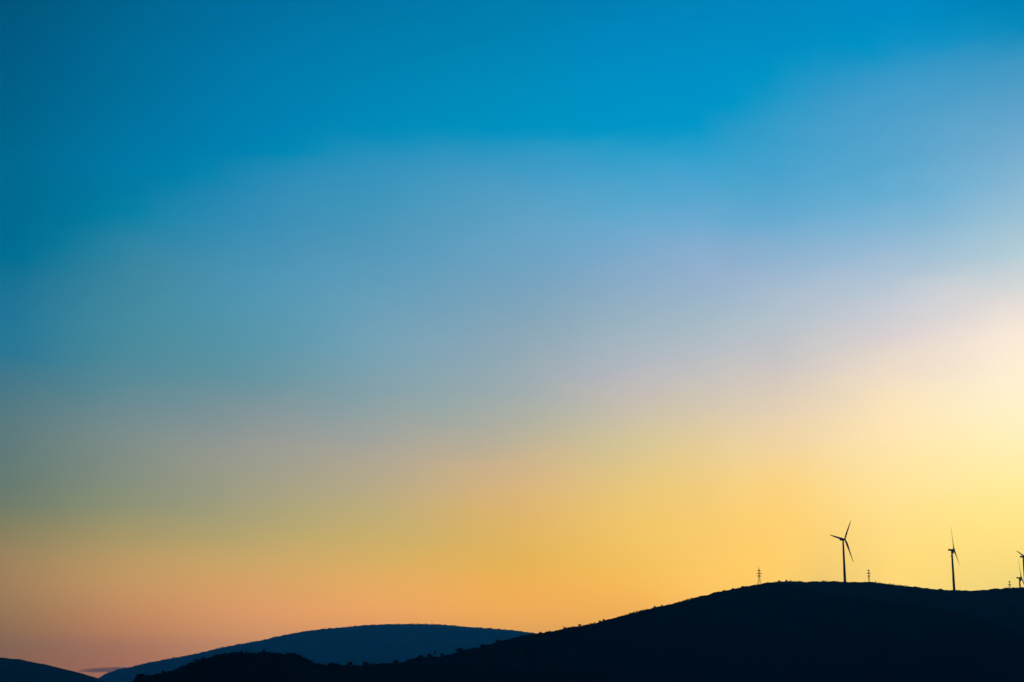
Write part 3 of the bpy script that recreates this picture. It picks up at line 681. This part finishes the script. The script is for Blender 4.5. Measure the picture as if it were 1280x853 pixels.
  (23.4, [(0.00667,1.529,0.6029,0.1016), (0.01611,1.5288,0.6045,0.1012), (0.02556,1.5231,0.6144,0.0993), (0.035,1.4932,0.6326,0.0948), (0.04444,1.2968,0.6056,0.0941), (0.05389,1.0556,0.5918,0.0995), (0.06333,0.8803,0.5641,0.1305), (0.07278,0.7817,0.5396,0.1778), (0.08222,0.7066,0.5129,0.2362), (0.09167,0.6266,0.4855,0.2964), (0.10111,0.5065,0.4569,0.3569), (0.11056,0.404,0.4399,0.3989), (0.12,0.3187,0.4239,0.4455), (0.12944,0.285,0.4181,0.4773), (0.13889,0.2436,0.4117,0.516), (0.14833,0.2099,0.4005,0.5237), (0.15778,0.1802,0.3871,0.5339), (0.16722,0.1494,0.3731,0.5437), (0.17667,0.1227,0.3604,0.5482), (0.18611,0.0983,0.3516,0.5453), (0.19556,0.0761,0.3412,0.5494), (0.205,0.058,0.3298,0.558), (0.21444,0.0335,0.3122,0.5507), (0.22389,0.0,0.2867,0.5355), (0.23333,0.0,0.2653,0.5097), (0.24278,0.0,0.2528,0.4951), (0.25222,0.0,0.2342,0.4671), (0.26167,0.0,0.2168,0.4417), (0.27111,0.0,0.202,0.418), (0.28056,0.0,0.1888,0.432)]),
  (24.7, [(0.00667,1.4903,0.578,0.1124), (0.01611,1.4907,0.5796,0.1122), (0.02556,1.4884,0.5902,0.1108), (0.035,1.4666,0.6147,0.1071), (0.04444,1.2642,0.5962,0.1084), (0.05389,1.0209,0.5827,0.112), (0.06333,0.8267,0.5532,0.1406), (0.07278,0.7135,0.5259,0.1896), (0.08222,0.6389,0.497,0.2429), (0.09167,0.5661,0.4655,0.3054), (0.10111,0.4667,0.4375,0.3614), (0.11056,0.3758,0.4217,0.3968), (0.12,0.2869,0.4064,0.4397), (0.12944,0.2544,0.4035,0.4704), (0.13889,0.2168,0.4034,0.5144), (0.14833,0.1884,0.393,0.5217), (0.15778,0.1625,0.3807,0.531), (0.16722,0.1338,0.3646,0.5356), (0.17667,0.11,0.3495,0.5349), (0.18611,0.0847,0.3376,0.53), (0.19556,0.0632,0.3297,0.5365), (0.205,0.0484,0.318,0.5432), (0.21444,0.0294,0.3031,0.5384), (0.22389,0.0,0.2781,0.5232), (0.23333,0.0,0.2548,0.4957), (0.24278,0.0,0.244,0.4831), (0.25222,0.0,0.2267,0.4555), (0.26167,0.0,0.2103,0.4319), (0.27111,0.0,0.1954,0.4079), (0.28056,0.0,0.1841,0.4266)]),
  (26.0, [(0.00667,1.4537,0.5671,0.1191), (0.01611,1.4534,0.5686,0.1189), (0.02556,1.4502,0.5792,0.118), (0.035,1.424,0.5906,0.1159), (0.04444,1.2144,0.5763,0.1133), (0.05389,0.9813,0.5672,0.1201), (0.06333,0.7756,0.5358,0.1466), (0.07278,0.6597,0.5059,0.1929), (0.08222,0.586,0.4755,0.2457), (0.09167,0.5218,0.4452,0.3044), (0.10111,0.4389,0.4191,0.3546), (0.11056,0.3478,0.4006,0.3883), (0.12,0.2601,0.386,0.4245), (0.12944,0.2232,0.384,0.4523), (0.13889,0.1838,0.3861,0.5005), (0.14833,0.164,0.3792,0.5093), (0.15778,0.1428,0.3699,0.5214), (0.16722,0.1172,0.3543,0.5292), (0.17667,0.0965,0.337,0.5214), (0.18611,0.0711,0.3228,0.5212), (0.19556,0.0552,0.3178,0.5256), (0.205,0.0415,0.305,0.5292), (0.21444,0.0178,0.2917,0.5217), (0.22389,0.0,0.2649,0.5069), (0.23333,0.0,0.2449,0.485), (0.24278,0.0,0.2349,0.4705), (0.25222,0.0,0.2174,0.4425), (0.26167,0.0,0.2031,0.422), (0.27111,0.0,0.1882,0.392), (0.28056,0.0,0.1756,0.4099)]),
  (27.3, [(0.00667,1.4108,0.554,0.1252), (0.01611,1.4097,0.5556,0.125), (0.02556,1.4041,0.5662,0.1245), (0.035,1.3702,0.5632,0.124), (0.04444,1.158,0.5537,0.1175), (0.05389,0.9402,0.5499,0.1273), (0.06333,0.725,0.5159,0.1526), (0.07278,0.6089,0.4836,0.1957), (0.08222,0.5371,0.4527,0.2483), (0.09167,0.4828,0.4257,0.3002), (0.10111,0.4135,0.4011,0.3439), (0.11056,0.3221,0.379,0.3736), (0.12,0.2348,0.3645,0.4039), (0.12944,0.1913,0.3628,0.429), (0.13889,0.1522,0.3661,0.4762), (0.14833,0.1391,0.3628,0.4892), (0.15778,0.1234,0.3573,0.5083), (0.16722,0.1017,0.3432,0.5204), (0.17667,0.0833,0.3245,0.5103), (0.18611,0.0593,0.3086,0.5141), (0.19556,0.0484,0.3048,0.516), (0.205,0.0345,0.2919,0.5153), (0.21444,0.0046,0.2766,0.5027), (0.22389,0.0,0.25,0.4916), (0.23333,0.0,0.2342,0.474), (0.24278,0.0,0.2251,0.4577), (0.25222,0.0,0.2077,0.4303), (0.26167,0.0,0.1953,0.4113), (0.27111,0.0,0.1803,0.3747), (0.28056,0.0,0.1658,0.3889)]),
  (28.6, [(0.00667,1.3545,0.5366,0.1304), (0.01611,1.3545,0.539,0.1303), (0.02556,1.3498,0.5508,0.13), (0.035,1.3113,0.534,0.1305), (0.04444,1.1002,0.5301,0.1199), (0.05389,0.8977,0.5317,0.1327), (0.06333,0.6739,0.494,0.158), (0.07278,0.5598,0.4598,0.1975), (0.08222,0.489,0.4289,0.2508), (0.09167,0.4459,0.4066,0.2938), (0.10111,0.3864,0.3829,0.333), (0.11056,0.2958,0.3576,0.3572), (0.12,0.2109,0.3438,0.3823), (0.12944,0.1613,0.3422,0.4065), (0.13889,0.1264,0.346,0.4493), (0.14833,0.1167,0.3455,0.4673), (0.15778,0.1058,0.3435,0.4935), (0.16722,0.0878,0.3306,0.5072), (0.17667,0.0697,0.3111,0.4998), (0.18611,0.0486,0.2946,0.5053), (0.19556,0.041,0.2901,0.505), (0.205,0.026,0.2785,0.4995), (0.21444,0.0,0.258,0.482), (0.22389,0.0,0.2355,0.4777), (0.23333,0.0,0.2234,0.4605), (0.24278,0.0,0.2147,0.4433), (0.25222,0.0,0.1983,0.418), (0.26167,0.0,0.1866,0.3978), (0.27111,0.0,0.1724,0.3628), (0.28056,0.0,0.1565,0.3677)]),
  (29.9, [(0.00667,1.2419,0.4769,0.1187), (0.01611,1.2601,0.4863,0.1197), (0.02556,1.2763,0.5139,0.1241), (0.035,1.2265,0.5019,0.1276), (0.04444,1.044,0.5073,0.12), (0.05389,0.8555,0.5107,0.1322), (0.06333,0.6341,0.4719,0.1579), (0.07278,0.5077,0.4338,0.1975), (0.08222,0.4402,0.4044,0.2498), (0.09167,0.4062,0.3858,0.2851), (0.10111,0.3541,0.3645,0.3229), (0.11056,0.27,0.3391,0.3422), (0.12,0.1875,0.3264,0.3663), (0.12944,0.1371,0.3249,0.391), (0.13889,0.1104,0.3282,0.4243), (0.14833,0.0995,0.3289,0.4479), (0.15778,0.0912,0.3282,0.4762), (0.16722,0.076,0.3151,0.4845), (0.17667,0.057,0.2964,0.4868), (0.18611,0.0383,0.2813,0.4913), (0.19556,0.0313,0.273,0.489), (0.205,0.0154,0.2644,0.4788), (0.21444,0.0,0.2377,0.4613), (0.22389,0.0,0.2224,0.4632), (0.23333,0.0,0.2125,0.4426), (0.24278,0.0,0.203,0.4255), (0.25222,0.0,0.1884,0.404), (0.26167,0.0,0.1751,0.375), (0.27111,0.0,0.164,0.3563), (0.28056,0.0,0.1471,0.3456)]),
  (31.2, [(0.00667,1.063,0.3885,0.0954), (0.01611,1.1177,0.4103,0.0979), (0.02556,1.18,0.4635,0.1098), (0.035,1.1272,0.468,0.1181), (0.04444,0.9872,0.4842,0.1181), (0.05389,0.8138,0.4866,0.1282), (0.06333,0.6026,0.449,0.1517), (0.07278,0.456,0.4063,0.1923), (0.08222,0.3922,0.3793,0.2415), (0.09167,0.3629,0.363,0.2728), (0.10111,0.3187,0.3468,0.3101), (0.11056,0.2462,0.3247,0.3285), (0.12,0.1644,0.3124,0.3553), (0.12944,0.1206,0.3104,0.3781), (0.13889,0.0999,0.3121,0.3996), (0.14833,0.0879,0.3126,0.4249), (0.15778,0.0791,0.3091,0.4467), (0.16722,0.067,0.2953,0.4465), (0.17667,0.0488,0.2811,0.4628), (0.18611,0.028,0.2689,0.4674), (0.19556,0.0181,0.2542,0.4623), (0.205,0.0028,0.2459,0.4503), (0.21444,0.0,0.2216,0.4418), (0.22389,0.0,0.2083,0.436), (0.23333,0.0,0.1986,0.4156), (0.24278,0.0,0.1892,0.3984), (0.25222,0.0,0.1777,0.3817), (0.26167,0.0,0.1632,0.3494), (0.27111,0.0,0.156,0.3473), (0.28056,0.0,0.1405,0.3252)]),
  (32.5, [(0.00667,0.9186,0.3112,0.0708), (0.01611,0.9899,0.3391,0.0745), (0.02556,1.0825,0.4129,0.0942), (0.035,1.0251,0.4338,0.1072), (0.04444,0.9271,0.4596,0.1151), (0.05389,0.7688,0.4599,0.1235), (0.06333,0.5684,0.4236,0.1432), (0.07278,0.4053,0.3781,0.1841), (0.08222,0.3458,0.3533,0.2287), (0.09167,0.3186,0.339,0.259), (0.10111,0.2826,0.3284,0.2959), (0.11056,0.2217,0.3105,0.3157), (0.12,0.1421,0.2987,0.3443), (0.12944,0.1079,0.2962,0.3637), (0.13889,0.0893,0.2965,0.3796), (0.14833,0.0776,0.2951,0.3997), (0.15778,0.0677,0.2868,0.4107), (0.16722,0.0585,0.2747,0.4082), (0.17667,0.0406,0.2655,0.4324), (0.18611,0.0161,0.2532,0.4366), (0.19556,0.0063,0.2341,0.4289), (0.205,0.0,0.226,0.424), (0.21444,0.0,0.2068,0.4192), (0.22389,0.0,0.1943,0.4045), (0.23333,0.0,0.1834,0.3829), (0.24278,0.0,0.1753,0.3675), (0.25222,0.0,0.1664,0.3545), (0.26167,0.0,0.152,0.3242), (0.27111,0.0,0.1463,0.3278), (0.28056,0.0,0.1337,0.3029)]),
  (33.8, [(0.00667,0.8273,0.268,0.0509), (0.01611,0.8877,0.2911,0.0545), (0.02556,0.9724,0.3659,0.0793), (0.035,0.915,0.3971,0.0965), (0.04444,0.8532,0.429,0.1107), (0.05389,0.7137,0.428,0.1186), (0.06333,0.5228,0.3932,0.1344), (0.07278,0.3549,0.3479,0.1751), (0.08222,0.3011,0.3261,0.2145), (0.09167,0.2749,0.3136,0.2456), (0.10111,0.2465,0.3077,0.2806), (0.11056,0.1966,0.2939,0.3026), (0.12,0.1186,0.283,0.3323), (0.12944,0.0964,0.2804,0.3476), (0.13889,0.0759,0.2797,0.3665), (0.14833,0.0665,0.2758,0.377), (0.15778,0.0558,0.2629,0.3772), (0.16722,0.0485,0.2547,0.3792), (0.17667,0.0308,0.2498,0.4012), (0.18611,0.0036,0.233,0.4036), (0.19556,0.0006,0.2134,0.3932), (0.205,0.0,0.2064,0.403), (0.21444,0.0,0.1935,0.3932), (0.22389,0.0,0.18,0.3718), (0.23333,0.0,0.1675,0.3486), (0.24278,0.0,0.1613,0.3368), (0.25222,0.0,0.1544,0.3261), (0.26167,0.0,0.1429,0.3021), (0.27111,0.0,0.1334,0.2943), (0.28056,0.0,0.1264,0.2805)]),
  (35.1, [(0.00667,0.729,0.2438,0.0341), (0.01611,0.7727,0.2616,0.0371), (0.02556,0.8245,0.3205,0.0629), (0.035,0.7868,0.3535,0.085), (0.04444,0.7486,0.3851,0.102), (0.05389,0.6375,0.3852,0.1111), (0.06333,0.4568,0.3522,0.1257), (0.07278,0.3074,0.3135,0.1626), (0.08222,0.2565,0.2946,0.1986), (0.09167,0.2316,0.2842,0.23), (0.10111,0.2081,0.2792,0.2578), (0.11056,0.1636,0.269,0.2862), (0.12,0.1033,0.259,0.3083), (0.12944,0.0742,0.2565,0.3346), (0.13889,0.0575,0.2563,0.356), (0.14833,0.0506,0.2509,0.3602), (0.15778,0.0413,0.2367,0.3557), (0.16722,0.0301,0.2317,0.3578), (0.17667,0.0156,0.2248,0.3695), (0.18611,0.0,0.2071,0.3659), (0.19556,0.0,0.1926,0.3575), (0.205,0.0,0.1879,0.3785), (0.21444,0.0,0.1769,0.3576), (0.22389,0.0,0.1648,0.3388), (0.23333,0.0,0.1539,0.3191), (0.24278,0.0,0.1455,0.3076), (0.25222,0.0,0.1415,0.2995), (0.26167,0.0,0.1325,0.277), (0.27111,0.0,0.1197,0.2653), (0.28056,0.0,0.1177,0.2609)]),
  (36.4, [(0.00667,0.637,0.2213,0.0177), (0.01611,0.6653,0.2344,0.0199), (0.02556,0.6805,0.2772,0.0463), (0.035,0.6573,0.3088,0.0732), (0.04444,0.64,0.3384,0.0921), (0.05389,0.5563,0.3388,0.1023), (0.06333,0.3891,0.3092,0.116), (0.07278,0.26,0.2774,0.1498), (0.08222,0.2121,0.2612,0.1828), (0.09167,0.1899,0.2538,0.2125), (0.10111,0.1697,0.2496,0.2362), (0.11056,0.1324,0.2418,0.2655), (0.12,0.0864,0.2327,0.2872), (0.12944,0.0507,0.2292,0.3239), (0.13889,0.0388,0.2286,0.3419), (0.14833,0.0337,0.2233,0.3469), (0.15778,0.0257,0.2101,0.338), (0.16722,0.0104,0.2038,0.3353), (0.17667,0.002,0.1943,0.3375), (0.18611,0.0,0.1811,0.3309), (0.19556,0.0,0.1722,0.3232), (0.205,0.0,0.1697,0.3427), (0.21444,0.0,0.1583,0.3174), (0.22389,0.0,0.1487,0.3064), (0.23333,0.0,0.141,0.292), (0.24278,0.0,0.1288,0.2788), (0.25222,0.0,0.126,0.2724), (0.26167,0.0,0.1192,0.2479), (0.27111,0.0,0.1068,0.2463), (0.28056,0.0,0.1063,0.245)]),
  (37.7, [(0.00667,0.5629,0.2031,0.0046), (0.01611,0.5755,0.2114,0.0055), (0.02556,0.5565,0.24,0.0317), (0.035,0.5442,0.2687,0.0627), (0.04444,0.5419,0.2952,0.0824), (0.05389,0.4794,0.2935,0.0933), (0.06333,0.3258,0.2685,0.1062), (0.07278,0.2156,0.2427,0.1375), (0.08222,0.1697,0.2283,0.1679), (0.09167,0.1519,0.2248,0.1941), (0.10111,0.1334,0.2219,0.218), (0.11056,0.1055,0.2152,0.2425), (0.12,0.068,0.2071,0.2716), (0.12944,0.0307,0.2028,0.3164), (0.13889,0.0231,0.1996,0.3288), (0.14833,0.0188,0.1944,0.3348), (0.15778,0.0115,0.1838,0.3199), (0.16722,0.0,0.174,0.3109), (0.17667,0.0,0.1633,0.3028), (0.18611,0.0,0.157,0.2989), (0.19556,0.0,0.153,0.2926), (0.205,0.0,0.1512,0.3001), (0.21444,0.0,0.1402,0.28), (0.22389,0.0,0.1319,0.2724), (0.23333,0.0,0.1258,0.2626), (0.24278,0.0,0.1147,0.2519), (0.25222,0.0,0.1099,0.2447), (0.26167,0.0,0.1054,0.2227), (0.27111,0.0,0.094,0.2288), (0.28056,0.0,0.0945,0.2295)]),
  (39.0, [(0.00667,0.5629,0.2031,0.0046), (0.01611,0.5758,0.2116,0.0055), (0.02556,0.5542,0.2407,0.0327), (0.035,0.5447,0.2692,0.0638), (0.04444,0.5423,0.2962,0.082), (0.05389,0.4741,0.2914,0.0926), (0.06333,0.3118,0.2639,0.1073), (0.07278,0.21,0.2388,0.1378), (0.08222,0.1624,0.2222,0.1665), (0.09167,0.1445,0.2191,0.1896), (0.10111,0.124,0.2152,0.2173), (0.11056,0.097,0.2072,0.2373), (0.12,0.0567,0.199,0.2731), (0.12944,0.0252,0.1946,0.3169), (0.13889,0.0171,0.1872,0.3275), (0.14833,0.0126,0.1791,0.3281), (0.15778,0.0044,0.1698,0.3077), (0.16722,0.0,0.1557,0.2953), (0.17667,0.0,0.1456,0.2802), (0.18611,0.0,0.1426,0.278), (0.19556,0.0,0.1404,0.2752), (0.205,0.0,0.1358,0.2654), (0.21444,0.0,0.1245,0.2514), (0.22389,0.0,0.1171,0.2396), (0.23333,0.0,0.1104,0.2359), (0.24278,0.0,0.1024,0.2284), (0.25222,0.0,0.0964,0.2198), (0.26167,0.0,0.0922,0.2157), (0.27111,0.0,0.0826,0.2138), (0.28056,0.0,0.0832,0.2146)]),
]
# SKY-END
FAR = [   # the rest of the dusk sky, turning away from the sun: (degrees from the sun's bearing, stops by elevation)
    (75.0, [(0, .03, .05, .07), (.08, .03, .07, .10), (.2, .0, .10, .20), (.4, .0, .10, .22), (1, .0, .06, .16)]),
    (180.0, [(0, .008, .02, .045), (.1, .006, .03, .065), (.3, .0, .05, .12), (1, .0, .06, .16)]),
]
world = bpy.data.worlds.new('World')
scene.world = world
world.use_nodes = True
nt = world.node_tree
nd, lk = nt.nodes, nt.links
bg = nd['Background']


def math_node(op, a, b=None):
    n = nd.new('ShaderNodeMath'); n.operation = op
    for i, v in enumerate((a, b)):
        if v is None: continue
        if isinstance(v, (int, float)): n.inputs[i].default_value = v
        else: lk.new(v, n.inputs[i])
    return n.outputs[0]


tc = nd.new('ShaderNodeTexCoord')
sep = nd.new('ShaderNodeSeparateXYZ')
lk.new(tc.outputs['Generated'], sep.inputs[0])
el = math_node('DIVIDE', math_node('ARCSINE', sep.outputs['Z']), math.pi / 2)
# bearing difference to the sun, 0..180 degrees
sx, sy = math.sin(R(SUN_AZ)), math.cos(R(SUN_AZ))
dot = math_node('ADD', math_node('MULTIPLY', sep.outputs['X'], sx), math_node('MULTIPLY', sep.outputs['Y'], sy))
crs = math_node('SUBTRACT', math_node('MULTIPLY', sep.outputs['X'], sy), math_node('MULTIPLY', sep.outputs['Y'], sx))
bearing = math_node('MULTIPLY', math_node('ABSOLUTE', math_node('ARCTAN2', crs, dot)), 180 / math.pi)


# thin high veil: its edges waver a little
mpn = nd.new('ShaderNodeMapping')
mpn.inputs['Scale'].default_value = (1, 1, 2.2)
lk.new(tc.outputs['Generated'], mpn.inputs['Vector'])
vn = nd.new('ShaderNodeTexNoise')
vn.inputs['Scale'].default_value = 20
vn.inputs['Detail'].default_value = 6
vn.inputs['Roughness'].default_value = 0.5
lk.new(mpn.outputs['Vector'], vn.inputs['Vector'])
waver = math_node('MULTIPLY', math_node('SUBTRACT', vn.outputs['Fac'], 0.5), 0.010)
# calm near the horizon, livelier higher up
el_v = math_node('ADD', el, math_node('MULTIPLY', waver, math_node('MINIMUM', math_node('MAXIMUM', math_node('MULTIPLY', el, 8.0), 0.15), 1.0)))


def ramp(stops):
    r = nd.new('ShaderNodeValToRGB')
    cr = r.color_ramp
    cr.elements[0].position, cr.elements[1].position = stops[0][0], stops[-1][0]
    cr.elements[0].color, cr.elements[1].color = (*stops[0][1:], 1), (*stops[-1][1:], 1)
    for s in stops[1:-1]:
        e = cr.elements.new(s[0]); e.color = (*s[1:], 1)
    lk.new(el_v, r.inputs['Fac'])
    return r.outputs['Color']


cur = None
prev = 0
for d, stops in SKY + FAR:
    if d < 70:
        stops = stops + [(.4, .0, .17, .40), (1, .0, .06, .16)]
    c = ramp(stops)
    if cur is None:
        cur = c
    else:
        f = math_node('DIVIDE', math_node('SUBTRACT', bearing, prev), d - prev)
        mx = nd.new('ShaderNodeMix'); mx.data_type = 'RGBA'; mx.clamp_factor = True
        lk.new(f, mx.inputs['Factor']); lk.new(cur, mx.inputs['A']); lk.new(c, mx.inputs['B'])
        cur = mx.outputs['Result']
    prev = d

sky = nd.new('ShaderNodeTexSky')
sky.sky_type = 'NISHITA'
sky.sun_disc = False
sky.sun_elevation = R(SUN_EL)
sky.sun_rotation = R(SUN_AZ)
NISH = 0.002
sc_ = nd.new('ShaderNodeVectorMath'); sc_.operation = 'MULTIPLY'
lk.new(sky.outputs['Color'], sc_.inputs[0]); sc_.inputs[1].default_value = (0.0, NISH, NISH)
add = nd.new('ShaderNodeVectorMath'); add.operation = 'ADD'
lk.new(cur, add.inputs[0]); lk.new(sc_.outputs[0], add.inputs[1])
lk.new(add.outputs[0], bg.inputs['Color'])
bg.inputs['Strength'].default_value = 1.0

sl = bpy.data.lights.new('sun', 'SUN')
sl.energy = 0.15
sl.angle = R(0.5)
sl.color = (1, .78, .5)
so = bpy.data.objects.new('sun', sl)
sdir = Vector((math.sin(R(SUN_AZ)) * math.cos(R(SUN_EL)), math.cos(R(SUN_AZ)) * math.cos(R(SUN_EL)), math.sin(R(SUN_EL))))
so.rotation_euler = sdir.to_track_quat('Z', 'Y').to_euler()
so.location = (0, 0, 300)
col.objects.link(so)

# ------------------------------------------------------------------ render settings
scene.view_settings.view_transform = 'Standard'
scene.view_settings.look = 'None'
scene.view_settings.exposure = 0
scene.view_settings.gamma = 1
scene.view_settings.use_curve_mapping = False
cy = scene.cycles
cy.use_denoising = True
cy.volume_bounces = 1
cy.max_bounces = 6
cy.sample_clamp_indirect = 4
scene.render.film_transparent = False
